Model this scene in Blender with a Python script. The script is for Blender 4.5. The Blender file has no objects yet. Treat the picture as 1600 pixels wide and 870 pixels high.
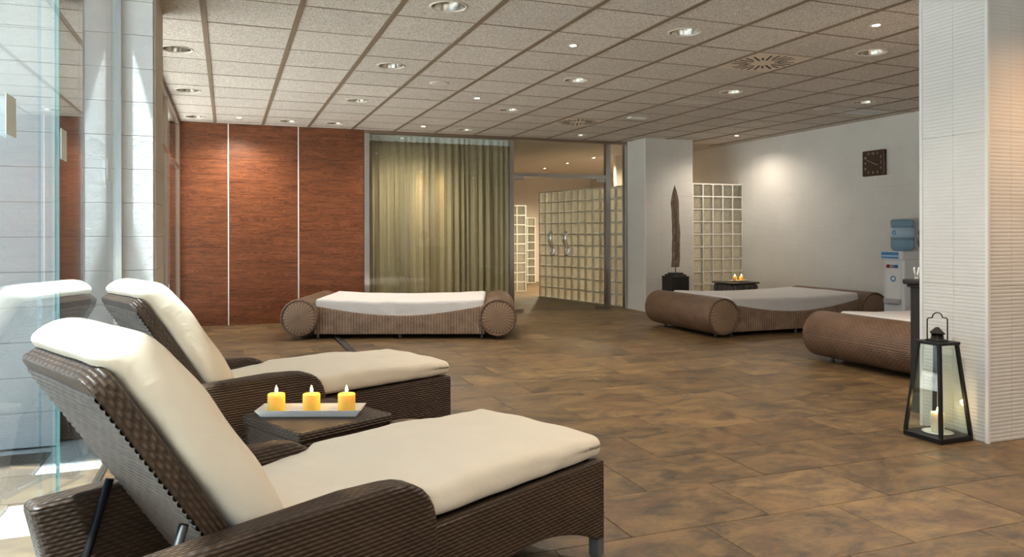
import bpy, bmesh, math, random
from mathutils import Vector, Matrix, noise
random.seed(7)
scn = bpy.context.scene
COL = scn.collection
PI = math.pi

# ------------------------------------------------------------------ camera
F_PX, TH, CAM_H = 1156.93, 0.35245, 1.2127
H = 2.6887                      # ceiling height
cam_d = bpy.data.cameras.new('camera'); cam = bpy.data.objects.new('camera', cam_d); COL.objects.link(cam)
cam_d.sensor_width = 36.0; cam_d.lens = F_PX / 1600 * 36.0
cam_d.shift_x = (800 - 779.72) / 1600; cam_d.shift_y = -(435 - 365.07) / 1600
cam_d.clip_start = 0.05; cam_d.clip_end = 200
cam.matrix_world = (Matrix.Translation((0, 0, CAM_H)) @ Matrix.Rotation(-TH, 4, 'Z') @ Matrix.Rotation(PI / 2, 4, 'X')
                    @ Matrix.Rotation(-0.0021, 4, 'Z'))
scn.camera = cam

# ------------------------------------------------------------------ view, world, sun
scn.view_settings.view_transform = 'Standard'
scn.view_settings.look = 'None'
scn.view_settings.gamma = 1.0
scn.view_settings.use_curve_mapping = False
scn.view_settings.exposure = 0.42
try:
    scn.cycles.transparent_max_bounces = 24
    scn.cycles.max_bounces = 10
    scn.cycles.diffuse_bounces = 5
    scn.cycles.sample_clamp_indirect = 6.0
except Exception:
    pass
world = bpy.data.worlds.new('world'); scn.world = world; world.use_nodes = True
wn = world.node_tree.nodes; wl = world.node_tree.links
bg = wn['Background']
tc = wn.new('ShaderNodeTexCoord'); sx = wn.new('ShaderNodeSeparateXYZ'); rp = wn.new('ShaderNodeValToRGB')
wl.new(tc.outputs['Generated'], sx.inputs[0]); wl.new(sx.outputs['Z'], rp.inputs['Fac'])
rp.color_ramp.elements[0].position = 0.0; rp.color_ramp.elements[0].color = (0.80, 0.88, 0.95, 1)
rp.color_ramp.elements[1].position = 0.8; rp.color_ramp.elements[1].color = (0.55, 0.72, 0.95, 1)
wl.new(rp.outputs['Color'], bg.inputs['Color']); bg.inputs['Strength'].default_value = 1.1

sun_d = bpy.data.lights.new('sun', 'SUN'); sun = bpy.data.objects.new('sun', sun_d); COL.objects.link(sun)
sun_d.energy = 24.0; sun_d.angle = math.radians(2.0); sun_d.color = (1.0, 0.97, 0.93)
sun.rotation_mode = 'QUATERNION'
sun.rotation_quaternion = Vector((0.25, 0.20, -1.0)).to_track_quat('-Z', 'Y')
sun.location = (-4, -4, 8)
SPOT_W = 60.0
WARM = (1.0, 0.87, 0.72)

# ------------------------------------------------------------------ helpers
def tag(o, label=None, cat=None, group=None, kind=None):
    if label: o['label'] = label
    if cat: o['category'] = cat
    if group: o['group'] = group
    if kind: o['kind'] = kind
    return o
def empty(name, loc=(0, 0, 0), rz=0.0, parent=None):
    o = bpy.data.objects.new(name, None); COL.objects.link(o)
    o.empty_display_size = 0.1; o.location = loc; o.rotation_euler = (0, 0, rz); o.parent = parent
    return o
def thing(name, label, cat, loc=(0, 0, 0), rz=0.0, group=None, kind=None):
    return tag(empty(name, loc, rz), label, cat, group, kind)
def link(name, me, mat=None, parent=None, loc=(0, 0, 0), rot=(0, 0, 0), scale=None):
    o = bpy.data.objects.new(name, me); COL.objects.link(o)
    if mat and not me.materials: me.materials.append(mat)
    o.parent = parent; o.location = loc; o.rotation_euler = rot
    if scale: o.scale = scale
    return o
def uv_box(bm):
    uv = bm.loops.layers.uv.verify()
    for f in bm.faces:
        n = f.normal; a = max(range(3), key=lambda i: abs(n[i]))
        for l in f.loops:
            c = l.vert.co
            l[uv].uv = (c.y, c.z) if a == 0 else (c.x, c.z) if a == 1 else (c.x, c.y)
def uv_cyl(bm, r):              # cylinder along y
    uv = bm.loops.layers.uv.verify()
    for f in bm.faces:
        fc = f.calc_center_median(); fa = math.atan2(fc.z, fc.x)
        for l in f.loops:
            c = l.vert.co; a = math.atan2(c.z, c.x)
            while a - fa > PI: a -= 2 * PI
            while a - fa < -PI: a += 2 * PI
            l[uv].uv = (c.y, a * r)
def finish(bm, name, smooth=False, uv='box', r=1.0):
    bmesh.ops.recalc_face_normals(bm, faces=bm.faces[:])
    bm.normal_update()
    if uv == 'box': uv_box(bm)
    elif uv == 'cyl': uv_cyl(bm, r)
    me = bpy.data.meshes.new(name)
    bm.to_mesh(me); bm.free()
    if smooth:
        for p in me.polygons: p.use_smooth = True
    return me
def add_box(bm, x0, x1, y0, y1, z0, z1):
    v = [bm.verts.new(p) for p in ((x0, y0, z0), (x1, y0, z0), (x1, y1, z0), (x0, y1, z0), (x0, y0, z1), (x1, y0, z1), (x1, y1, z1), (x0, y1, z1))]
    for q in ((0, 3, 2, 1), (4, 5, 6, 7), (0, 1, 5, 4), (1, 2, 6, 5), (2, 3, 7, 6), (3, 0, 4, 7)): bm.faces.new([v[i] for i in q])
    return v
def box_me(name, x0, x1, y0, y1, z0, z1, bev=0.0, seg=2):
    bm = bmesh.new(); add_box(bm, x0, x1, y0, y1, z0, z1)
    if bev: bmesh.ops.bevel(bm, geom=bm.edges[:], offset=bev, segments=seg, affect='EDGES', profile=0.5)
    return finish(bm, name)
def boxes_me(name, lst):
    bm = bmesh.new()
    for b in lst: add_box(bm, *b)
    return finish(bm, name)
def box(name, mat, parent, x0, x1, y0, y1, z0, z1, bev=0.0):
    """box whose object origin sits at its own base centre"""
    cx, cy = (x0 + x1) / 2, (y0 + y1) / 2
    return link(name, box_me(name, x0 - cx, x1 - cx, y0 - cy, y1 - cy, 0, z1 - z0, bev), mat, parent, (cx, cy, z0))
def prism_me(name, pts, t0, t1, axis='y', bev=0.0, seg=3, smooth=False):
    """2-D outline (a,b) extruded from t0 to t1 along axis; axis y: (x,z), x: (y,z), z: (x,y)"""
    bm = bmesh.new()
    def P(a, b, t): return (a, t, b) if axis == 'y' else (t, a, b) if axis == 'x' else (a, b, t)
    A = [bm.verts.new(P(a, b, t0)) for a, b in pts]; B = [bm.verts.new(P(a, b, t1)) for a, b in pts]
    n = len(pts); f0 = bm.faces.new(A); f1 = bm.faces.new(B[::-1])
    for i in range(n): bm.faces.new((A[i], B[i], B[(i + 1) % n], A[(i + 1) % n]))
    bmesh.ops.recalc_face_normals(bm, faces=bm.faces[:])
    if bev:
        es = list(set(f0.edges[:] + f1.edges[:]))
        bmesh.ops.bevel(bm, geom=es, offset=bev, segments=seg, affect='EDGES', profile=0.5)
    big = [f for f in bm.faces if len(f.verts) > 4]
    if big: bmesh.ops.triangulate(bm, faces=big)
    return finish(bm, name, smooth)
def lathe_me(name, prof, n=24, axis='z', uv='box', smooth=True, r=1.0, caps=True):
    """prof: list of (radius, height)"""
    bm = bmesh.new(); rings = []
    for rad, hh in prof:
        ring = []
        for i in range(n):
            a = 2 * PI * i / n; x, y = rad * math.cos(a), rad * math.sin(a)
            ring.append(bm.verts.new((x, y, hh) if axis == 'z' else (x, hh, y)))
        rings.append(ring)
    for a, b in zip(rings, rings[1:]):
        for i in range(n): bm.faces.new((a[i], a[(i + 1) % n], b[(i + 1) % n], b[i]))
    for ring, rev in (((rings[0], True), (rings[-1], False)) if caps else ()):
        try: bm.faces.new(ring[::-1] if rev else ring)
        except ValueError: pass
    bmesh.ops.remove_doubles(bm, verts=bm.verts[:], dist=1e-5)
    me = finish(bm, name, False, uv, r)
    if smooth:
        for p in me.polygons: p.use_smooth = len(p.vertices) <= 4
    return me
def tube_me(name, pts, rad, n=8, closed=False):
    bm = bmesh.new(); pts = [Vector(p) for p in pts]; rings = []; up = None
    for i, p in enumerate(pts):
        a = pts[i - 1] if i > 0 else p; b = pts[i + 1] if i < len(pts) - 1 else p
        t = (b - a).normalized()
        if up is None: up = Vector((0, 0, 1)) if abs(t.z) < 0.9 else Vector((1, 0, 0))
        s = t.cross(up).normalized(); up = s.cross(t).normalized()
        rr = rad[i] if isinstance(rad, (list, tuple)) else rad
        rings.append([bm.verts.new(p + rr * (math.cos(2 * PI * k / n) * s + math.sin(2 * PI * k / n) * up)) for k in range(n)])
    for a, b in zip(rings, rings[1:]):
        for k in range(n): bm.faces.new((a[k], a[(k + 1) % n], b[(k + 1) % n], b[k]))
    bm.faces.new(rings[0][::-1]); bm.faces.new(rings[-1])
    return finish(bm, name, True)
def axis_pts(half, r, n):
    inner = max(half - r, 1e-4)
    mid = [-inner + 2 * inner * i / n for i in range(n + 1)]
    k = 4
    lo = [-half + r * (1 - math.cos(PI / 2 * i / k)) for i in range(k)]
    return lo + mid + [-v for v in lo[::-1]]
def roundbox_me(name, lx, ly, lz, r, nx=10, ny=6, nz=2, fn=None):
    """rounded soft box centred on the origin; fn(co) -> co deforms it"""
    bm = bmesh.new(); h = (lx / 2, ly / 2, lz / 2)
    ax = [axis_pts(h[0], r, nx), axis_pts(h[1], r, ny), axis_pts(h[2], r, nz)]
    cache = {}
    def vert(i, j, k):
        key = (i, j, k)
        if key in cache: return cache[key]
        p = Vector((ax[0][i], ax[1][j], ax[2][k]))
        q = Vector([max(-(h[a] - r), min(h[a] - r, p[a])) for a in range(3)])
        d = p - q
        if d.length > 1e-9:
            m = max(abs(d.x), abs(d.y), abs(d.z)); d = d.normalized() * m
        cache[key] = bm.verts.new(q + d); return cache[key]
    N = [len(a) - 1 for a in ax]
    for i in range(N[0]):
        for j in range(N[1]):
            for k in (0, N[2]): bm.faces.new((vert(i, j, k), vert(i + 1, j, k), vert(i + 1, j + 1, k), vert(i, j + 1, k)))
    for i in range(N[0]):
        for k in range(N[2]):
            for j in (0, N[1]): bm.faces.new((vert(i, j, k), vert(i + 1, j, k), vert(i + 1, j, k + 1), vert(i, j, k + 1)))
    for j in range(N[1]):
        for k in range(N[2]):
            for i in (0, N[0]): bm.faces.new((vert(i, j, k), vert(i, j + 1, k), vert(i, j + 1, k + 1), vert(i, j, k + 1)))
    if fn:
        for v in bm.verts: v.co = fn(v.co.copy())
    return finish(bm, name, True)
def copy_tree(o, parent=None):
    c = o.copy(); COL.objects.link(c); c.parent = parent
    for ch in o.children: copy_tree(ch, c)
    return c

# ------------------------------------------------------------------ materials
class NT:
    def __init__(s, name):
        s.m = bpy.data.materials.new(name); s.m.use_nodes = True
        s.n = s.m.node_tree.nodes; s.l = s.m.node_tree.links; s.b = s.n['Principled BSDF']
    def node(s, t, **kw):
        x = s.n.new(t)
        for k, v in kw.items(): setattr(x, k, v)
        return x
    def math(s, op, a, b=None, c=None):
        x = s.node('ShaderNodeMath', operation=op)
        for i, v in enumerate((a, b, c)):
            if v is None: continue
            if isinstance(v, (int, float)): x.inputs[i].default_value = v
            else: s.l.new(v, x.inputs[i])
        return x.outputs[0]
    def pos(s): return s.node('ShaderNodeNewGeometry').outputs['Position']
    def uv(s): return s.node('ShaderNodeTexCoord').outputs['UV']
    def objc(s): return s.node('ShaderNodeTexCoord').outputs['Object']
    def rnd(s): return s.node('ShaderNodeObjectInfo').outputs['Random']
    def mapping(s, vec, scale=(1, 1, 1), loc=None):
        x = s.node('ShaderNodeMapping'); s.l.new(vec, x.inputs['Vector']); x.inputs['Scale'].default_value = scale
        if loc is not None: s.l.new(loc, x.inputs['Location'])
        return x.outputs[0]
    def noise(s, vec, scale, detail=4, rough=0.55, dist=0.0):
        x = s.node('ShaderNodeTexNoise'); s.l.new(vec, x.inputs['Vector'])
        x.inputs['Scale'].default_value = scale; x.inputs['Detail'].default_value = detail
        x.inputs['Roughness'].default_value = rough; x.inputs['Distortion'].default_value = dist
        return x.outputs['Fac']
    def ramp(s, fac, stops):
        x = s.node('ShaderNodeValToRGB'); s.l.new(fac, x.inputs['Fac']); e = x.color_ramp.elements
        while len(e) < len(stops): e.new(0.5)
        for i, (p, c) in enumerate(stops): e[i].position = p; e[i].color = (*c, 1)
        return x.outputs['Color']
    def mix(s, fac, a, b, typ='MIX'):
        x = s.node('ShaderNodeMix', data_type='RGBA', blend_type=typ)
        for sock, v in ((x.inputs[0], fac), (x.inputs[6], a), (x.inputs[7], b)):
            if isinstance(v, (int, float)): sock.default_value = v
            elif isinstance(v, tuple): sock.default_value = (*v, 1)
            else: s.l.new(v, sock)
        return x.outputs[2]
    def color(s, c):
        if isinstance(c, tuple): s.b.inputs['Base Color'].default_value = (*c, 1)
        else: s.l.new(c, s.b.inputs['Base Color'])
        return s
    def set(s, **kw):
        for k, v in kw.items():
            sock = s.b.inputs[k.replace('_', ' ')]
            if isinstance(v, (int, float)): sock.default_value = v
            elif isinstance(v, tuple): sock.default_value = (*v, 1)
            else: s.l.new(v, sock)
        return s
    def bump(s, hgt, strength=0.5, dist=0.005):
        x = s.node('ShaderNodeBump'); s.l.new(hgt, x.inputs['Height'])
        x.inputs['Strength'].default_value = strength; x.inputs['Distance'].default_value = dist
        s.l.new(x.outputs['Normal'], s.b.inputs['Normal']); return s
def simple(name, c, rough=0.5, metal=0.0, var=0.0, scale=20):
    t = NT(name); t.set(Roughness=rough, Metallic=metal)
    if var:
        k = t.noise(t.objc(), scale)
        t.color(t.ramp(k, [(0.3, tuple(x * (1 - var) for x in c)), (0.7, tuple(min(1, x * (1 + var)) for x in c))]))
    else: t.color(c)
    return t.m
M = {}
def sep(t, v):
    x = t.node('ShaderNodeSeparateXYZ'); t.l.new(v, x.inputs[0]); return x.outputs
def wicker(name, dark, light, p, q, swap=False, rough=0.45, bump=0.9, dist=0.004):
    t = NT(name); o = sep(t, t.uv()); u, v = (o[1], o[0]) if swap else (o[0], o[1])
    vr = t.math('DIVIDE', v, p); row = t.math('FLOOR', vr)
    par = t.math('MULTIPLY', t.math('MODULO', t.math('ABSOLUTE', row), 2.0), 0.5)
    ph = t.math('ADD', t.math('DIVIDE', u, q), par)
    a = t.math('ADD', t.math('MULTIPLY', t.math('COSINE', t.math('MULTIPLY', ph, 2 * PI)), 0.5), 0.5)
    b = t.math('ABSOLUTE', t.math('SINE', t.math('MULTIPLY', vr, PI)))
    hgt = t.math('MULTIPLY', b, t.math('ADD', t.math('MULTIPLY', a, 0.55), 0.45))
    n = t.noise(t.objc(), 9, 3)
    base = t.mix(hgt, dark, light)
    t.color(t.mix(0.35, base, t.ramp(n, [(0.3, dark), (0.7, light)])))
    t.set(Roughness=rough); t.bump(hgt, bump, dist)
    return t.m
M['wicker_dark'] = wicker('wicker_dark', (0.010, 0.0055, 0.003), (0.080, 0.043, 0.022), 0.012, 0.032)
M['wicker_bed'] = wicker('wicker_bed', (0.10, 0.062, 0.040), (0.46, 0.315, 0.215), 0.033, 0.024, swap=True, dist=0.008)
M['wicker_roll'] = wicker('wicker_roll', (0.060, 0.034, 0.020), (0.235, 0.140, 0.086), 0.020, 0.045)
M['wicker_reed'] = wicker('wicker_reed', (0.03, 0.025, 0.022), (0.16, 0.135, 0.115), 0.05, 0.2, swap=True)
def wicker_cap():
    t = NT('wicker_cap'); o = sep(t, t.objc())
    ang = t.math('ARCTAN2', o[2], o[0]); rad = t.math('SQRT', t.math('ADD', t.math('MULTIPLY', o[0], o[0]), t.math('MULTIPLY', o[2], o[2])))
    sp = t.math('ABSOLUTE', t.math('COSINE', t.math('MULTIPLY', ang, 14)))
    rg = t.math('ABSOLUTE', t.math('SINE', t.math('MULTIPLY', rad, PI / 0.012)))
    hgt = t.math('ADD', t.math('MULTIPLY', t.math('POWER', sp, 0.6), 0.7), t.math('MULTIPLY', rg, 0.3))
    t.color(t.mix(hgt, (0.06, 0.036, 0.022), (0.36, 0.235, 0.15))); t.set(Roughness=0.5); t.bump(hgt, 0.9, 0.006)
    return t.m
M['wicker_cap'] = wicker_cap()
def fabric(name, c, var=0.05, wr=0.35):
    t = NT(name); n = t.noise(t.objc(), 5, 5, 0.6, 0.4); f = t.noise(t.objc(), 350, 2)
    t.color(t.ramp(n, [(0.3, tuple(x * (1 - var) for x in c)), (0.7, c)]))
    t.set(Roughness=0.9, Sheen_Weight=0.15)
    t.bump(t.math('ADD', t.math('MULTIPLY', n, 1.0), t.math('MULTIPLY', f, 0.04)), wr, 0.02)
    return t.m
M['cream'] = fabric('cream_canvas', (0.80, 0.70, 0.55))
M['sheet'] = fabric('white_sheet', (0.70, 0.685, 0.68), 0.04, 0.7)
def slate():
    t = NT('slate_tile'); r = t.rnd(); p = t.pos()
    off = t.node('ShaderNodeCombineXYZ'); t.l.new(t.math('MULTIPLY', r, 37.0), off.inputs[0]); t.l.new(t.math('MULTIPLY', r, 91.0), off.inputs[1])
    mp = t.mapping(p, (1, 1.6, 1), off.outputs[0])
    a = t.noise(mp, 2.6, 10, 0.72, 0.9); b = t.noise(mp, 11, 8, 0.72, 0.6); c = t.noise(mp, 60, 5, 0.7)
    k = t.math('ADD', t.math('MULTIPLY', a, 0.62), t.math('MULTIPLY', b, 0.38))
    col = t.ramp(k, [(0.38, (0.050, 0.038, 0.028)), (0.46, (0.125, 0.082, 0.044)), (0.53, (0.215, 0.138, 0.062)), (0.62, (0.31, 0.195, 0.085))])
    rust = t.ramp(t.noise(mp, 1.5, 7, 0.68, 1.0), [(0.50, (0, 0, 0)), (0.66, (1, 1, 1))])
    col = t.mix(t.math('MULTIPLY', rust, 0.40), col, (0.20, 0.095, 0.048))
    speck = t.ramp(t.noise(mp, 26, 6, 0.75, 0.8), [(0.30, (1, 1, 1)), (0.42, (0, 0, 0))])
    col = t.mix(t.math('MULTIPLY', speck, 0.65), col, (0.045, 0.034, 0.026))
    val = t.math('ADD', t.math('MULTIPLY', r, 0.36), 0.68)
    col = t.mix(1.0, col, t.node('ShaderNodeCombineColor').outputs[0], 'MULTIPLY') if False else col
    hs = t.node('ShaderNodeHueSaturation'); t.l.new(col, hs.inputs['Color']); t.l.new(val, hs.inputs['Value'])
    t.color(hs.outputs[0])
    t.set(Roughness=t.math('ADD', t.math('MULTIPLY', b, 0.25), 0.30)); t.set(**{'Specular IOR Level': 0.4})
    t.bump(t.math('ADD', t.math('MULTIPLY', b, 0.8), t.math('MULTIPLY', c, 0.35)), 0.5, 0.008)
    return t.m
M['slate'] = slate()
M['grout'] = simple('grout', (0.21, 0.15, 0.09), 0.85, var=0.15)
def woodwool():
    t = NT('wood_wool_tile'); p = t.pos(); r = t.rnd()
    a = t.noise(p, 110, 3, 0.75, 1.5); b = t.noise(p, 48, 5, 0.75, 2.0); c = t.noise(p, 2.0, 3)
    k = t.math('ADD', t.math('MULTIPLY', a, 0.6), t.math('MULTIPLY', b, 0.4))
    col = t.ramp(k, [(0.38, (0.12, 0.09, 0.065)), (0.46, (0.46, 0.40, 0.345)), (0.54, (0.72, 0.665, 0.60)), (0.62, (0.90, 0.86, 0.81))])
    val = t.math('ADD', t.math('MULTIPLY', r, 0.10), t.math('ADD', t.math('MULTIPLY', c, 0.1), 0.88))
    hs = t.node('ShaderNodeHueSaturation'); t.l.new(col, hs.inputs['Color']); t.l.new(val, hs.inputs['Value'])
    t.color(hs.outputs[0]); t.set(Roughness=0.95); t.bump(k, 0.6, 0.01)
    return t.m
M['woodwool'] = woodwool()
M['tbar'] = simple('ceiling_grid', (0.20, 0.145, 0.095), 0.6)
def ribbed():
    t = NT('ribbed_tile'); o = sep(t, t.pos())
    s = t.math('ABSOLUTE', t.math('SINE', t.math('MULTIPLY', o[2], PI / 0.022)))
    hgt = t.math('POWER', s, 0.5); n = t.noise(t.pos(), 1.5, 3)
    t.color(t.ramp(n, [(0.3, (0.70, 0.685, 0.65)), (0.7, (0.77, 0.755, 0.72))]))
    t.set(Roughness=0.38); t.bump(hgt, 0.55, 0.004)
    return t.m
M['ribbed'] = ribbed()
def stone():
    t = NT('white_stone_tile'); p = t.pos(); n = t.noise(p, 18, 6, 0.65, 0.8); c = t.noise(p, 2, 3)
    t.color(t.ramp(c, [(0.3, (0.70, 0.70, 0.69)), (0.7, (0.78, 0.78, 0.77))]))
    t.set(Roughness=0.5); t.bump(n, 0.5, 0.012)
    return t.m
M['stone'] = stone()
M['white_grout'] = simple('white_grout', (0.55, 0.55, 0.53), 0.9)
M['white_trim'] = simple('white_trim', (0.82, 0.82, 0.80), 0.35)
M['plaster'] = simple('plaster', (0.62, 0.55, 0.46), 0.8, var=0.05, scale=3)
def wood(name, c1, c2, c3, rough=0.42):
    t = NT(name); p = t.pos(); r = t.rnd()
    off = t.node('ShaderNodeCombineXYZ'); t.l.new(t.math('MULTIPLY', r, 53.0), off.inputs[0]); t.l.new(t.math('MULTIPLY', r, 29.0), off.inputs[2])
    big = t.noise(t.mapping(p, (0.9, 1, 7), off.outputs[0]), 1.6, 5, 0.6, 1.2)
    fine = t.noise(t.mapping(p, (2.5, 2.5, 90), off.outputs[0]), 2.0, 5, 0.7, 0.3)
    rings = t.math('FRACT', t.math('MULTIPLY', big, 9.0))
    k = t.math('ADD', t.math('MULTIPLY', fine, 0.55), t.math('ADD', t.math('MULTIPLY', rings, 0.18), t.math('MULTIPLY', big, 0.35)))
    t.color(t.ramp(k, [(0.38, c1), (0.52, c2), (0.70, c3)])); t.set(Roughness=rough)
    t.bump(fine, 0.15, 0.002)
    return t.m
M['wood'] = wood('walnut_board', (0.055, 0.015, 0.005), (0.150, 0.044, 0.014), (0.27, 0.092, 0.032))
M['dark_wood'] = wood('dark_wood', (0.006, 0.004, 0.003), (0.011, 0.007, 0.0055), (0.018, 0.011, 0.008), 0.55)
M['brown_wood'] = wood('door_brown', (0.045, 0.02, 0.010), (0.085, 0.038, 0.018), (0.13, 0.06, 0.03), 0.4)
M['chrome'] = simple('brushed_steel', (0.62, 0.61, 0.59), 0.22, 1.0)
M['polished'] = simple('polished_steel', (0.88, 0.88, 0.87), 0.12, 1.0)
M['alu'] = simple('bronze_aluminium', (0.28, 0.21, 0.16), 0.35, 0.7)
M['black'] = simple('black_metal', (0.012, 0.012, 0.013), 0.45, 0.4)
M['black_paint'] = simple('black_paint', (0.016, 0.015, 0.015), 0.5)
M['rim'] = simple('lamp_rim', (0.62, 0.56, 0.48), 0.4)
M['reflector'] = simple('lamp_reflector', (0.42, 0.38, 0.33), 0.22, 1.0)
M['plate'] = simple('cover_plate', (0.58, 0.53, 0.47), 0.6)
M['vent'] = simple('vent_metal', (0.62, 0.52, 0.40), 0.5)
M['slot'] = simple('vent_slot', (0.006, 0.005, 0.004), 0.9)
M['bark'] = (lambda t: (t.color(t.ramp(t.noise(t.mapping(t.objc(), (1, 1, 0.2)), 45, 6, 0.7, 0.8), [(0.3, (0.06, 0.04, 0.028)), (0.5, (0.26, 0.185, 0.13)), (0.7, (0.46, 0.36, 0.27))])),
                         t.set(Roughness=0.9), t.bump(t.noise(t.mapping(t.objc(), (1, 1, 0.25)), 40, 6, 0.7), 0.9, 0.02), t.m)[-1])(NT('weathered_wood'))
M['wax'] = NT('yellow_wax').color((0.95, 0.56, 0.10)).set(Roughness=0.5, Subsurface_Weight=0.6, Subsurface_Radius=0.0).m if False else None
def wax(name, c):
    t = NT(name); t.color(c); t.set(Roughness=0.45); t.b.inputs['Subsurface Weight'].default_value = 0.7
    t.b.inputs['Subsurface Radius'].default_value = (0.04, 0.02, 0.006); t.b.inputs['Subsurface Scale'].default_value = 1.0
    return t.m
M['wax'] = wax('yellow_wax', (0.95, 0.62, 0.10)); M['ivory_wax'] = wax('ivory_wax', (0.9, 0.8, 0.62))
M['china'] = simple('white_china', (0.85, 0.84, 0.82), 0.15)
def emit(name, c, s):
    t = NT(name); t.color((0, 0, 0)); t.set(Emission_Color=c, Emission_Strength=s); return t.m
M['flame'] = emit('flame', (1.0, 0.72, 0.30), 30.0)
M['lamp_on'] = emit('lamp_on', (1.0, 0.86, 0.66), 40.0)
def glass(name, tint, base=0.04):
    m = bpy.data.materials.new(name); m.use_nodes = True; n = m.node_tree.nodes; l = m.node_tree.links; n.clear()
    out = n.new('ShaderNodeOutputMaterial'); tr = n.new('ShaderNodeBsdfTransparent'); gl = n.new('ShaderNodeBsdfGlossy'); mx = n.new('ShaderNodeMixShader')
    tr.inputs['Color'].default_value = (*tint, 1); gl.inputs['Roughness'].default_value = 0.0; gl.inputs['Color'].default_value = (1, 1, 1, 1)
    lw = n.new('ShaderNodeLayerWeight'); lw.inputs['Blend'].default_value = 0.5
    pw = n.new('ShaderNodeMath'); pw.operation = 'POWER'; pw.inputs[1].default_value = 5.0
    ma = n.new('ShaderNodeMath'); ma.operation = 'MULTIPLY_ADD'; ma.inputs[1].default_value = 1 - base; ma.inputs[2].default_value = base
    l.new(lw.outputs['Facing'], pw.inputs[0]); l.new(pw.outputs[0], ma.inputs[0]); l.new(ma.outputs[0], mx.inputs[0])
    l.new(tr.outputs[0], mx.inputs[1]); l.new(gl.outputs[0], mx.inputs[2]); l.new(mx.outputs[0], out.inputs[0])
    return m
M['glass'] = glass('clear_glass', (0.95, 0.98, 0.97))
M['tint_glass'] = glass('tinted_glass', (0.85, 0.935, 0.965))
M['glass_edge'] = simple('glass_edge', (0.45, 0.72, 0.68), 0.15)
M['frost'] = simple('frosted_film', (0.78, 0.82, 0.76), 0.6)
def block_glass():
    t = NT('glass_block'); n = t.noise(t.objc(), 26, 3, 0.5, 2.5)
    t.color((0.86, 0.93, 0.90)); t.set(Roughness=0.03, Transmission_Weight=1.0, IOR=1.42); t.bump(n, 0.7, 0.015)
    return t.m
M['block'] = block_glass()
M['mortar'] = simple('block_mortar', (0.86, 0.84, 0.78), 0.7)
def curtain_mat():
    t = NT('curtain_cloth'); n = t.noise(t.mapping(t.objc(), (60, 60, 6)), 3, 3)
    t.color(t.ramp(n, [(0.3, (0.37, 0.295, 0.175)), (0.7, (0.46, 0.375, 0.23))])); t.set(Roughness=0.85); t.b.inputs['Sheen Weight'].default_value = 0.1
    return t.m
M['curtain'] = curtain_mat()
M['tape'] = simple('curtain_tape', (0.75, 0.78, 0.76), 0.8)
M['cooler'] = simple('cooler_plastic', (0.74, 0.76, 0.79), 0.3)
M['cooler_grey'] = simple('cooler_grey', (0.45, 0.47, 0.49), 0.4)
M['blue'] = simple('label_blue', (0.04, 0.25, 0.55), 0.35)
M['pale_blue'] = simple('label_pale_blue', (0.45, 0.62, 0.78), 0.35)
M['red'] = simple('tap_red', (0.4, 0.02, 0.02), 0.4)
def bottle_mat():
    t = NT('bottle_plastic'); t.color((0.30, 0.50, 0.66)); t.set(Roughness=0.12, Transmission_Weight=0.55, IOR=1.33); return t.m
M['bottle'] = bottle_mat()
M['clock_face'] = wood('clock_face', (0.035, 0.016, 0.008), (0.055, 0.026, 0.013), (0.08, 0.04, 0.02), 0.45)
M['numeral'] = simple('numeral', (0.50, 0.44, 0.38), 0.5)
M['patio_wall'] = simple('patio_render', (0.62, 0.64, 0.66), 0.8, var=0.05, scale=2)
M['paving'] = simple('pale_paving', (0.56, 0.56, 0.55), 0.8, var=0.06, scale=1.0)
M['terrace'] = simple('terrace_tile', (0.105, 0.078, 0.055), 0.6, var=0.15, scale=3.0)
M['leg_grey'] = simple('grey_foot', (0.10, 0.10, 0.10), 0.5)

# ------------------------------------------------------------------ setting: floor
FL_DY, FL_DX, FY0, FX0 = 0.4325, 0.6786, 3.0258, 2.1945
floor = tag(link('floor', box_me('floor', -0.6, 8.9, -2.6, 17.4, -0.12, -0.003), M['grout']), 'brown slate tiled floor of the lounge', 'floor', kind='structure')
tile_me = box_me('floor_tile', -FL_DX / 2 + .002, FL_DX / 2 - .002, -FL_DY / 2 + .002, FL_DY / 2 - .002, -0.010, 0.0, 0.0012, 1)
cells = []
for k in range(-14, 34):
    y = FY0 - FL_DY / 2 + k * FL_DY
    off = 0.0 if k % 2 == 0 else FL_DX / 2
    for n in range(-5, 12):
        x = FX0 + off + (n + 0.5) * FL_DX
        if -0.6 + FL_DX / 2 < x < 8.85 - FL_DX / 2 and -2.5 < y < 17.2: cells.append((x, y))
        elif -0.6 - FL_DX / 2 < x <= -0.6 + FL_DX / 2: cells.append((x, y, 'cut'))
cells.sort(key=lambda c: (c[1] > 11.0 or c[1] < 0.8, (c[0] - 1.5) ** 2 + (c[1] - 3) ** 2))
rest = bmesh.new(); made = 0
for c in cells:
    x, y = c[0], c[1]
    if len(c) == 3:
        x1 = x + FL_DX / 2 - .003
        if x1 > -0.57: add_box(rest, -0.597, x1, y - FL_DY / 2 + .003, y + FL_DY / 2 - .003, -0.010, 0.0)
    elif made < 290 and 0.8 < y < 11.0:
        o = link('floor_tile', tile_me, M['slate'], floor, (x, y, random.uniform(-.0006, .0006))); made += 1
    else:
        add_box(rest, x - FL_DX / 2 + .003, x + FL_DX / 2 - .003, y - FL_DY / 2 + .003, y + FL_DY / 2 - .003, -0.010, 0.0)
tag(link('floor_tiles_far', finish(rest, 'floor_tiles_far'), M['slate'], floor), kind='stuff')
patio = tag(link('floor_patio', box_me('floor_patio', -14, -0.6, -14, 20, -0.14, -0.012), M['paving']), 'pale sunlit terrace outside the glass wall', 'floor', kind='structure')
tag(link('floor_terrace', box_me('floor_terrace', -0.6, 12, -14, -2.76, -0.14, -0.012), M['paving']), 'pale terrace outside the window behind the viewer', 'floor', kind='structure')
pb = bmesh.new()
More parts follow.
